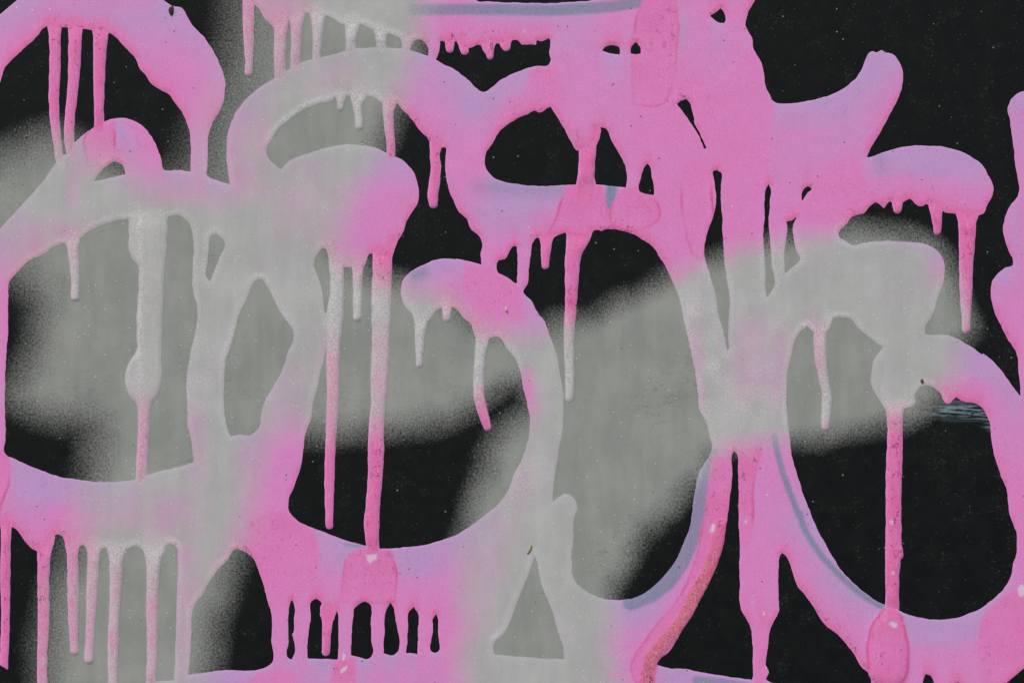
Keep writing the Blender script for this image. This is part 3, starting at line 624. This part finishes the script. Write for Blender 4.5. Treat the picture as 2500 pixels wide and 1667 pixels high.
# ------------------------------------------------------------------ materials
def material(name, kind):
    m = bpy.data.materials.new(name); m.use_nodes = True
    nt = m.node_tree; N = nt.nodes; Lk = nt.links
    bsdf = N["Principled BSDF"]
    def put(sock, v):
        if hasattr(v, 'is_output'): Lk.new(v, sock)
        else: sock.default_value = v
    def math_(op, a, b=0.0, c=None, clamp=False):
        n = N.new("ShaderNodeMath"); n.operation = op; n.use_clamp = clamp
        put(n.inputs[0], a); put(n.inputs[1], b)
        if c is not None: put(n.inputs[2], c)
        return n.outputs[0]
    def mix(f, a, b):
        n = N.new("ShaderNodeMix"); n.data_type = 'RGBA'
        put(n.inputs[0], f)
        for s, v in ((n.inputs[6], a), (n.inputs[7], b)):
            put(s, v if hasattr(v, 'is_output') else (*v, 1))
        return n.outputs[2]
    def ramp(v, a, b):
        n = N.new("ShaderNodeMapRange"); n.interpolation_type = 'SMOOTHSTEP'
        put(n.inputs[0], v); n.inputs[1].default_value = a; n.inputs[2].default_value = b
        return n.outputs[0]
    tc = N.new("ShaderNodeTexCoord").outputs['Object']
    def mapped(sx, sy, sz):
        n = N.new("ShaderNodeMapping"); n.inputs['Scale'].default_value = (sx, sy, sz)
        Lk.new(tc, n.inputs[0]); return n.outputs[0]
    def noise(scale, detail=2.0, rough=.5, vec=None, off=None):
        n = N.new("ShaderNodeTexNoise"); n.inputs['Scale'].default_value = scale
        n.inputs['Detail'].default_value = detail; n.inputs['Roughness'].default_value = rough
        Lk.new(vec or tc, n.inputs['Vector']); return n.outputs[0]
    def specks(scale, radius, thin, vec=None):
        """small round specks, kept only in a random share of the cells"""
        n = N.new("ShaderNodeTexVoronoi"); n.inputs['Scale'].default_value = scale
        Lk.new(vec or tc, n.inputs['Vector'])
        sp = N.new("ShaderNodeSeparateColor"); Lk.new(n.outputs['Color'], sp.inputs[0])
        keep = math_('GREATER_THAN', sp.outputs[0], 1 - thin)
        near = ramp(n.outputs['Distance'], radius, radius * .5)
        return math_('MULTIPLY', keep, near), sp.outputs[1]
    def attr(n_):
        n = N.new("ShaderNodeAttribute"); n.attribute_name = n_; return n.outputs['Fac']

    fine = noise(520, 3, .6)
    mid = noise(60, 4, .6)
    # --- the two grounds
    blk = mix(ramp(mid, .35, .7), (.0040, .0056, .0060), (.0062, .0080, .0084))
    blk = mix(math_('MULTIPLY', ramp(noise(900, 2, .6), .60, .78), .45), blk, (.030, .036, .034))
    sp1, r1 = specks(170, .17, .10)
    blk = mix(math_('MULTIPLY', sp1, math_('MULTIPLY', math_('MULTIPLY', r1, r1), .7)), blk, (.30, .34, .32))
    sp2, r2 = specks(420, .26, .16)
    blk = mix(math_('MULTIPLY', sp2, math_('MULTIPLY', r2, .35)), blk, (.16, .19, .17))
    if kind == 'black':
        st = noise(30, 5, .7, mapped(1.2, 1, 16))
        cf = math_('MULTIPLY', attr('scuff'), ramp(st, .42, .62))
        blk = mix(math_('MULTIPLY', cf, .8), blk, (.24, .34, .39))
        grime = math_('MULTIPLY', ramp(noise(9, 4, .6, mapped(2.2, 1, .5)), .48, .70), ramp(noise(260, 3, .7), .46, .68))
        blk = mix(math_('MULTIPLY', grime, .5), blk, (.026, .032, .029))
        tick = math_('ABSOLUTE', math_('SUBTRACT', noise(95, 2, .6, mapped(1, 1, 1.8)), .5))
        blk = mix(math_('MULTIPLY', ramp(tick, .012, .004), math_('MULTIPLY', ramp(noise(40, 2, .5), .56, .66), .5)), blk, (.05, .06, .055))
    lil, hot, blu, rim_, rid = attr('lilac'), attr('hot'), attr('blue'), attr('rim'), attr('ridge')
    pk = mix(math_('ADD', lil, math_('MULTIPLY', math_('SUBTRACT', mid, .5), .35), clamp=True), PINK, LILAC)
    pk = mix(math_('ADD', hot, math_('MULTIPLY', math_('SUBTRACT', mid, .5), .45), clamp=True), pk, HOT)
    streak = noise(26, 4, .6, mapped(7, 1, 1))
    pk = mix(math_('MULTIPLY', ramp(streak, .56, .75), math_('MULTIPLY', hot, .45)), pk, PALE)
    pk = mix(math_('ADD', math_('MULTIPLY', blu, .9), math_('MULTIPLY', blu, math_('MULTIPLY', math_('SUBTRACT', streak, .5), .4)), clamp=True), pk, BLUE)
    cells = N.new("ShaderNodeTexVoronoi"); cells.feature = 'DISTANCE_TO_EDGE'; cells.inputs['Scale'].default_value = 330
    Lk.new(tc, cells.inputs['Vector'])
    web = math_('MULTIPLY', rim_, ramp(cells.outputs['Distance'], .16, .03))
    pk = mix(math_('MULTIPLY', rim_, .8), pk, (.47, .105, .17))
    pk = mix(math_('MULTIPLY', web, .55), pk, (.70, .30, .32))
    # grain, dirt specks, dark scratches on the wet runs
    pk = mix(math_('MULTIPLY', ramp(fine, .52, .74), .25), pk, (.33, .11, .25))
    pk = mix(math_('MULTIPLY', ramp(noise(640, 2, .5), .54, .74), .28), pk, (.84, .52, .74))
    pk = mix(math_('MULTIPLY', ramp(noise(170, 4, .65), .55, .75), .14), pk, (.52, .13, .33))
    brush = noise(60, 5, .7, mapped(5, 1, .7))
    pk = mix(math_('MULTIPLY', ramp(brush, .55, .72), math_('ADD', .06, math_('MULTIPLY', hot, .30))), pk, (.80, .42, .62))
    pk = mix(math_('MULTIPLY', ramp(brush, .46, .30), math_('ADD', .05, math_('MULTIPLY', hot, .28))), pk, (.50, .07, .22))
    sp3, r3 = specks(110, .13, .34)
    pk = mix(math_('MULTIPLY', sp3, math_('MULTIPLY', r3, .75)), pk, (.10, .03, .09))
    sp4, r4 = specks(60, .055, .22)
    pk = mix(math_('MULTIPLY', sp4, .8), pk, (.85, .72, .82))
    scr = math_('ABSOLUTE', math_('SUBTRACT', noise(120, 2, .6, mapped(1.0, 1, .6)), .5))
    scr2 = noise(14, 2, .5)
    sm_ = math_('MULTIPLY', ramp(scr, .034, .014), math_('MULTIPLY', math_('ADD', .10, math_('MULTIPLY', math_('MULTIPLY', hot, hot), 1.4)), math_('MULTIPLY', ramp(scr2, .42, .62), ramp(noise(130, 2, .5), .5, .6))))
    sm_ = math_('MINIMUM', sm_, 1.0)
    pk = mix(math_('MULTIPLY', sm_, .85), pk, (.09, .012, .06))
    mot = ramp(noise(110, 5, .7, mapped(1.5, 1, .8)), .52, .68)
    pk = mix(math_('MULTIPLY', mot, math_('MULTIPLY', math_('MULTIPLY', hot, hot), .55)), pk, (.52, .045, .18))
    pk = mix(math_('MULTIPLY', attr('crease'), .58), pk, (.56, .06, .24))
    pk = mix(math_('MULTIPLY', attr('chip_glint'), .8), pk, (.66, .56, .68))  # chipped coat, plus glossy highlights painted as pale colour
    # --- silver mist on either
    d = attr('mist')
    n1 = noise(400, 3, .62)
    n2 = noise(1100, 2, .6)
    nn = math_('ADD', math_('MULTIPLY', n1, .45), math_('MULTIPLY', n2, .55))
    spread = math_('MULTIPLY', math_('MULTIPLY', d, math_('SUBTRACT', 1.0, d)), 4.0)
    cov = math_('ADD', math_('ADD', math_('MULTIPLY', math_('SUBTRACT', d, .5), 1.25), .5),
                math_('MULTIPLY', math_('MULTIPLY', math_('SUBTRACT', nn, .5), 3.9), math_('MULTIPLY', spread, .8)), clamp=True)
    spat, sr = specks(190, .24, .30)
    cov = math_('MAXIMUM', cov, math_('MULTIPLY', math_('MULTIPLY', spat, ramp(d, .01, .25)), math_('ADD', .15, math_('MULTIPLY', sr, .5))))
    cl = noise(22, 4, .6)
    stk = noise(34, 5, .65, mapped(1.6, 1, .35))
    tone = math_('ADD', math_('MULTIPLY', cl, .5), math_('MULTIPLY', stk, .5))
    silb = mix(ramp(tone, .36, .64), SILB0, SILB1)
    silb = mix(math_('MULTIPLY', ramp(n2, .5, .72), .42), silb, (.40, .43, .40))
    silb = mix(math_('MULTIPLY', ramp(n1, .56, .75), .30), silb, (.16, .18, .16))
    pit, pr = specks(130, .12, .16)
    silb = mix(math_('MULTIPLY', pit, math_('MULTIPLY', pr, .7)), silb, (.05, .055, .05))
    rub = math_('ABSOLUTE', math_('SUBTRACT', noise(70, 3, .6, mapped(.5, 1, 1.6)), .5))
    silb = mix(math_('MULTIPLY', ramp(rub, .012, .004), math_('MULTIPLY', ramp(noise(12, 2, .5), .54, .66), .45)), silb, (.12, .13, .12))
    on_b = mix(math_('MULTIPLY', cov, .965), blk, silb)
    wr = noise(620, 3, .65)
    silp = mix(ramp(tone, .36, .64), SILP0, SILP1)
    silp = mix(math_('MULTIPLY', ramp(n2, .5, .70), .42), silp, (.52, .56, .55))
    silp = mix(math_('MULTIPLY', ramp(n1, .56, .76), .25), silp, (.27, .29, .28))
    silp = mix(math_('MULTIPLY', rid, math_('MULTIPLY', ramp(wr, .38, .60), .75)), silp, (.66, .69, .70))  # rim highlights of the metallic silver, painted as a whiter pigment
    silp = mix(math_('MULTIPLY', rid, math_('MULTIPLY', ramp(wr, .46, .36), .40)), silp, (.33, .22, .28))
    cl2 = noise(9, 4, .6)
    keep_pk = math_('MULTIPLY', attr('thin'), math_('ADD', .45, math_('MULTIPLY', ramp(n1, .35, .65), .55)))
    cov_p = math_('MULTIPLY', cov, math_('SUBTRACT', .97, keep_pk))
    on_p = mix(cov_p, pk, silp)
    gl, gr = specks(300, .17, .14)
    gl = math_('MULTIPLY', gl, math_('MULTIPLY', cov, math_('MULTIPLY', gr, .9)))
    if kind == 'black':
        col, rough = on_b, .55
    elif kind == 'pink':
        col = on_p
        rough = math_('ADD', math_('SUBTRACT', .50, math_('MULTIPLY', hot, .22)), math_('MULTIPLY', cov, .2))
    else:
        sel = ramp(attr('edge'), -1.0, 1.0)
        col, rough = mix(sel, on_b, on_p), .62
    col = mix(gl, col, (.80, .84, .82))  # glints of the metal flakes, painted in as white specks
    put(bsdf.inputs['Base Color'], col)
    put(bsdf.inputs['Roughness'], rough)
    put(bsdf.inputs['Specular IOR Level'], {'black': .10, 'pink': .26, 'silver': .18}[kind])
    bp = N.new("ShaderNodeBump"); bp.inputs['Strength'].default_value = .28
    bp.inputs['Distance'].default_value = .0006
    hgt = math_('ADD', math_('MULTIPLY', fine, .5), math_('MULTIPLY', n2, .4))
    if kind != 'black':
        hgt = math_('ADD', hgt, math_('MULTIPLY', math_('MULTIPLY', wr, math_('ADD', math_('MULTIPLY', rid, math_('MULTIPLY', cov, 2.0)), math_('MULTIPLY', rim_, 1.5))), 1.2))
    Lk.new(hgt, bp.inputs['Height']); Lk.new(bp.outputs[0], bsdf.inputs['Normal'])
    return m

PINK, LILAC, HOT, PALE, BLUE = (.685, .225, .550), (.49, .30, .59), (.695, .138, .375), (.77, .34, .56), (.165, .225, .335)
SILB0, SILB1, SILP0, SILP1 = (.236, .256, .243), (.300, .320, .303), (.348, .380, .368), (.418, .448, .438)
M_BLACK = material("black_wall_paint", 'black')
M_PINK = material("pink_paint", 'pink')
M_SILVER = material("silver_spray_paint", 'silver')

def plain(name, base, rough, scale, var):
    m = bpy.data.materials.new(name); m.use_nodes = True
    nt = m.node_tree; b = nt.nodes["Principled BSDF"]
    n = nt.nodes.new("ShaderNodeTexNoise"); n.inputs['Scale'].default_value = scale; n.inputs['Detail'].default_value = 5
    tc = nt.nodes.new("ShaderNodeTexCoord"); nt.links.new(tc.outputs['Object'], n.inputs['Vector'])
    mx = nt.nodes.new("ShaderNodeMix"); mx.data_type = 'RGBA'
    mx.inputs[6].default_value = (*[c * (1 - var) for c in base], 1); mx.inputs[7].default_value = (*[c * (1 + var) for c in base], 1)
    nt.links.new(n.outputs[0], mx.inputs[0]); nt.links.new(mx.outputs[2], b.inputs['Base Color'])
    b.inputs['Roughness'].default_value = rough
    return m

# ------------------------------------------------------------------ mesh building
def world_xyz(px, py, h):
    return np.stack([(px - CX) * S, -h * S, (CY - py) * S + CZ], -1)

def make_mesh(name, co, loops, starts, mat, fields, smooth=True):
    me = bpy.data.meshes.new(name)
    me.vertices.add(len(co)); me.vertices.foreach_set('co', co.astype(np.float32).ravel())
    me.loops.add(len(loops)); me.loops.foreach_set('vertex_index', loops.astype(np.int32))
    me.polygons.add(len(starts)); me.polygons.foreach_set('loop_start', starts.astype(np.int32))
    for k, v in fields.items():
        a = me.attributes.new(k, 'FLOAT', 'POINT'); a.data.foreach_set('value', v.astype(np.float32))
    me.materials.append(mat)
    me.update(calc_edges=True)
    me.polygons.foreach_set('use_smooth', np.full(len(starts), smooth))
    me.validate()
    return me

def link(name, me, parent=None, label=None):
    o = bpy.data.objects.new(name, me)
    sc.collection.objects.link(o)
    if parent: o.parent = parent
    if label: o['label'] = label
    return o

# painted layer: cells of the grid cut along the zero line of 'paint'
f = paint
ins = f > 0
nv = ny * nx
vid = np.arange(nv).reshape(ny, nx)
fx_ = f
# crossing vertices on horizontal edges (j,i)-(j,i+1) and vertical edges (j,i)-(j+1,i)
hx = ins[:, :-1] != ins[:, 1:]
vx = ins[:-1, :] != ins[1:, :]
hid = np.full(hx.shape, -1); vid2 = np.full(vx.shape, -1)
hid[hx] = nv + np.arange(hx.sum())
vid2[vx] = nv + hx.sum() + np.arange(vx.sum())
def cross(a, b): return np.clip(a / (a - b + 1e-12), .02, .98)
hj, hi = np.nonzero(hx); th = cross(f[hj, hi], f[hj, hi + 1])
vj, vi = np.nonzero(vx); tv = cross(f[vj, vi], f[vj + 1, vi])
def full(a, edge_value=None):
    e1 = a[hj, hi] * (1 - th) + a[hj, hi + 1] * th
    e2 = a[vj, vi] * (1 - tv) + a[vj + 1, vi] * tv
    if edge_value is not None: e1 = np.full_like(e1, edge_value); e2 = np.full_like(e2, edge_value)
    return np.concatenate([a.ravel(), e1, e2])
GX = np.broadcast_to(XX, (ny, nx)).astype(float); GY = np.broadcast_to(YY, (ny, nx)).astype(float)
VX, VY, VH = full(GX), full(GY), full(height, 0.02)
VF = {k: full(v) for k, v in FIELDS.items() if k in ('mist', 'lilac', 'hot', 'blue', 'ridge', 'rim', 'thin', 'chip_glint', 'crease')}
case = ins[:-1, :-1] * 1 + ins[:-1, 1:] * 2 + ins[1:, 1:] * 4 + ins[1:, :-1] * 8
c_id = [vid[:-1, :-1], vid[:-1, 1:], vid[1:, 1:], vid[1:, :-1], hid[:-1, :], vid2[:, 1:], hid[1:, :], vid2[:, :-1]]
POLY = {}
for c in range(1, 16):
    bits = [bool(c & (1 << k)) for k in range(4)]
    loop = []
    for k in range(4):
        if bits[k]: loop.append(k)
        if bits[k] != bits[(k + 1) % 4]: loop.append(4 + k)
    POLY[c] = [loop]
POLY[5] = [[0, 4, 7], [2, 6, 5]]
POLY[10] = [[1, 5, 4], [3, 7, 6]]

# owner of each cell: a stroke or a drip
def avg(a): return 0.25 * (a[:-1, :-1] + a[1:, :-1] + a[:-1, 1:] + a[1:, 1:])
def nearest(groups):
    best = np.full((ny, nx), 1e9); own = np.zeros((ny, nx), int)
    s4 = slice(None)
    for k, g in enumerate(groups):
        d = np.full((ny, nx), 1e9)
        for sk in g:
            for A, B in zip(sk[:-1], sk[1:]): seg_dist(d, A, B, 3000)
        up = d < best
        best[up] = d[up]; own[up] = k
    return own[:-1, :-1]
stroke_own = nearest([s[1] for s in STROKES])
is_drip = avg(drip_best) > avg(body)
owner = np.where(is_drip, 1000 + drip_id[:-1, :-1], stroke_own)

def region(cells):
    """polygons of the painted layer for the chosen cells"""
    L, sizes = [], []
    for c, loops in POLY.items():
        sel = cells & (case == c)
        if not sel.any(): continue
        for lp in loops:
            ids = np.stack([c_id[k][sel] for k in lp], 1)[:, ::-1]
            L.append(ids.ravel()); sizes.append(np.full(len(ids), len(lp)))
    if not L: return None
    loops = np.concatenate(L); sizes = np.concatenate(sizes)
    used, inv = np.unique(loops, return_inverse=True)
    starts = np.concatenate([[0], np.cumsum(sizes)[:-1]])
    return used, inv, starts

wall = bpy.data.objects.new("graffiti_wall", None)
wall.location = (0, 0, 0)
wall['label'] = "black painted wall covered in dripping pink lettering and bands of silver overspray"
wall['category'] = "graffiti wall"
wall['kind'] = 'thing'
sc.collection.objects.link(wall)

# ground
me = bpy.data.meshes.new("ground")
me.from_pydata([(-400, -400, 0), (400, -400, 0), (400, 400, 0), (-400, 400, 0)], [], [(0, 1, 2, 3)])
me.materials.append(plain("asphalt", (.06, .06, .058), .9, 3.0, .35))
g = link("ground", me); g['kind'] = 'structure'; g['label'] = "grey paved ground in front of the wall"

# black wall panel: coarse grid carrying the spray, widened to a full slab
k2 = 2
sub = (slice(0, ny, k2), slice(0, nx, k2))
wx, wy = gx[::k2], gy[::k2]
WX = np.concatenate([[CX - 4500], wx, [CX + 4500]]); WY = np.concatenate([[-1400], wy, [CY + CZ / S]])
WXX, WYY = np.meshgrid(WX, WY)
mj, mi = WXX.shape
def padded(a): return np.pad(a[sub], 1)
idx = np.arange(mi * mj).reshape(mj, mi)
q = np.stack([idx[:-1, :-1], idx[1:, :-1], idx[1:, 1:], idx[:-1, 1:]], -1).reshape(-1, 4)
co = world_xyz(WXX.ravel(), WYY.ravel(), np.zeros(mi * mj))
# back and sides of the slab
n0 = len(co)
xa, xb, za, zb, dp = co[:, 0].min(), co[:, 0].max(), co[:, 2].min(), co[:, 2].max(), .20
corners = [idx[0, 0], idx[0, -1], idx[-1, -1], idx[-1, 0]]
back = np.array([(xa, dp, zb), (xb, dp, zb), (xb, dp, za), (xa, dp, za)])
co = np.concatenate([co, back, co[corners]])
fr = [n0 + 4, n0 + 5, n0 + 6, n0 + 7]; bk = [n0, n0 + 1, n0 + 2, n0 + 3]
extra = [bk] + [[fr[k], fr[(k + 1) % 4], bk[(k + 1) % 4], bk[k]] for k in range(4)]
q = np.concatenate([q, np.array(extra)])
fl = {k: np.concatenate([padded(FIELDS[k]).ravel(), np.zeros(8)]) for k in ('mist', 'scuff')}
link("wall_face", make_mesh("wall_face", co, q.ravel(), np.arange(len(q)) * 4, M_BLACK, fl, smooth=False), wall, "flat black painted face of the wall")

# lettering strokes and their drips
stroke_objs = {}
KEEP = []
for k, pts in enumerate(DRIPS):
    cells = owner == 1000 + k
    if not cells.any(): continue
    # keep one connected piece, give stray cells back to the stroke beneath
    score = np.where(cells, avg(drip_best), -1e9)
    jj, ii = np.unravel_index(score.argmax(), score.shape)
    js, is_ = np.nonzero(cells)
    a0, a1, b0, b1 = js.min(), js.max() + 1, is_.min(), is_.max() + 1
    sub_m = cells[a0:a1, b0:b1]; reach = np.zeros_like(sub_m); reach[jj - a0, ii - b0] = True
    while True:
        nx_ = reach.copy()
        nx_[1:] |= reach[:-1]; nx_[:-1] |= reach[1:]; nx_[:, 1:] |= reach[:, :-1]; nx_[:, :-1] |= reach[:, 1:]
        nx_ &= sub_m
        if (nx_ == reach).all(): break
        reach = nx_
    lost = sub_m & ~reach
    owner[a0:a1, b0:b1][lost] = stroke_own[a0:a1, b0:b1][lost]
    KEEP.append((k, owner == 1000 + k))
for k, label in [(i, s_[0]) for i, s_ in enumerate(STROKES)]:
    r = region(owner == k)
    if r is None: continue
    used, loops, starts = r
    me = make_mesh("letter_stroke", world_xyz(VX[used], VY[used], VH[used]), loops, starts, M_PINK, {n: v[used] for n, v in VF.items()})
    stroke_objs[k] = link("letter_stroke", me, wall, label)
for k, cells in KEEP:
    pts = DRIPS[k]
    r = region(cells)
    if r is None: continue
    used, loops, starts = r
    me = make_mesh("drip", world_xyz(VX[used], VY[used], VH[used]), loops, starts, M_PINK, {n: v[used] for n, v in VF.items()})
    ii = int(np.clip((pts[0][0] - x0) / STEP, 0, nx - 2)); jj = int(np.clip((pts[0][1] - y0) / STEP, 0, ny - 2))
    link("drip", me, stroke_objs.get(int(stroke_own[jj, ii]), wall))

# silver film, draped over wall and lettering where the spray is dense
band_own = nearest([b[1] for b in BANDS])
dense = avg(mist) > 0.5
film_h = height + 0.10
for k, (label, _) in enumerate(BANDS):
    cells = dense & (band_own == k)
    if not cells.any(): continue
    ids = np.stack([vid[:-1, :-1][cells], vid[1:, :-1][cells], vid[1:, 1:][cells], vid[:-1, 1:][cells]], 1)
    used, inv = np.unique(ids.ravel(), return_inverse=True)
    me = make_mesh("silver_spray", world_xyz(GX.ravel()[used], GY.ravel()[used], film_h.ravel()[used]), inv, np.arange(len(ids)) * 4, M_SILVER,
                   {n: FIELDS[n].ravel()[used] for n in ('edge', 'mist', 'lilac', 'hot', 'blue', 'ridge', 'rim', 'thin', 'chip_glint', 'crease')})
    link("silver_spray", me, wall, label)

# ------------------------------------------------------------------ bits stuck on the paint
def fleck(name, px, py, length, width, thick, ang_, mat, label, bend=0.0, lift=2.0, cat="fleck"):
    """a small curled husk: lens-shaped cross sections swept along a bent line"""
    n, m = 12, 8
    vs_, fs = [], []
    ca, sa = math.cos(ang_), math.sin(ang_)
    for i in range(n + 1):
        t = i / n
        u = (t - .5) * length
        r = math.sqrt(max(0, 1 - (2 * t - 1) ** 2)) * .5 + .02
        off = bend * (1 - (2 * t - 1) ** 2)
        for k in range(m):
            a = 2 * math.pi * k / m
            w = width * r * math.cos(a) * (1 + .2 * math.sin(5 * t + k)) + off
            h = thick * r * math.sin(a) + lift
            vs_.append(((u * ca - w * sa) * S, -h * S, -(u * sa + w * ca) * S))
    for i in range(n):
        for k in range(m):
            a, b = i * m + k, i * m + (k + 1) % m
            fs.append((a, b, b + m, a + m))
    fs.append(tuple(range(m))[::-1]); fs.append(tuple(n * m + k for k in range(m)))
    me = bpy.data.meshes.new(name); me.from_pydata(vs_, [], fs); me.materials.append(mat)
    me.polygons.foreach_set('use_smooth', [True] * len(fs)); me.update()
    o = link(name, me, None, label); o['category'] = cat
    o.location = ((px - CX) * S, 0, (CY - py) * S + CZ)
    return o
M_DARK = plain("dark_husk", (.022, .012, .010), .7, 400, .5)
M_TAN = plain("pale_husk", (.55, .42, .30), .7, 500, .5)
M_RED = plain("dark_red_paint", (.16, .02, .03), .5, 500, .4)
M_STRAW = plain("dry_fibre", (.22, .17, .07), .8, 500, .4)
fleck("seed_husk", 420, 27, 24, 11, 7, math.radians(100), M_DARK, "dark brown husk stuck to the top edge of the upper left pink arch", 2)
fleck("seed_husk", 1237, 756, 14, 6, 5, math.radians(80), M_TAN, "tiny pale husk stuck on the pink knob above the arched drip", 1)
fleck("paint_fleck", 2251, 930, 12, 7, 4, math.radians(85), M_RED, "tiny dark red paint fleck on the silver shoulder of the right letter")
fleck("plant_fibre", 1292, 1340, 26, 4, 3, math.radians(-62), M_STRAW, "thin straw-coloured fibre above the tip of the silvered triangle", 3, cat="fibre")
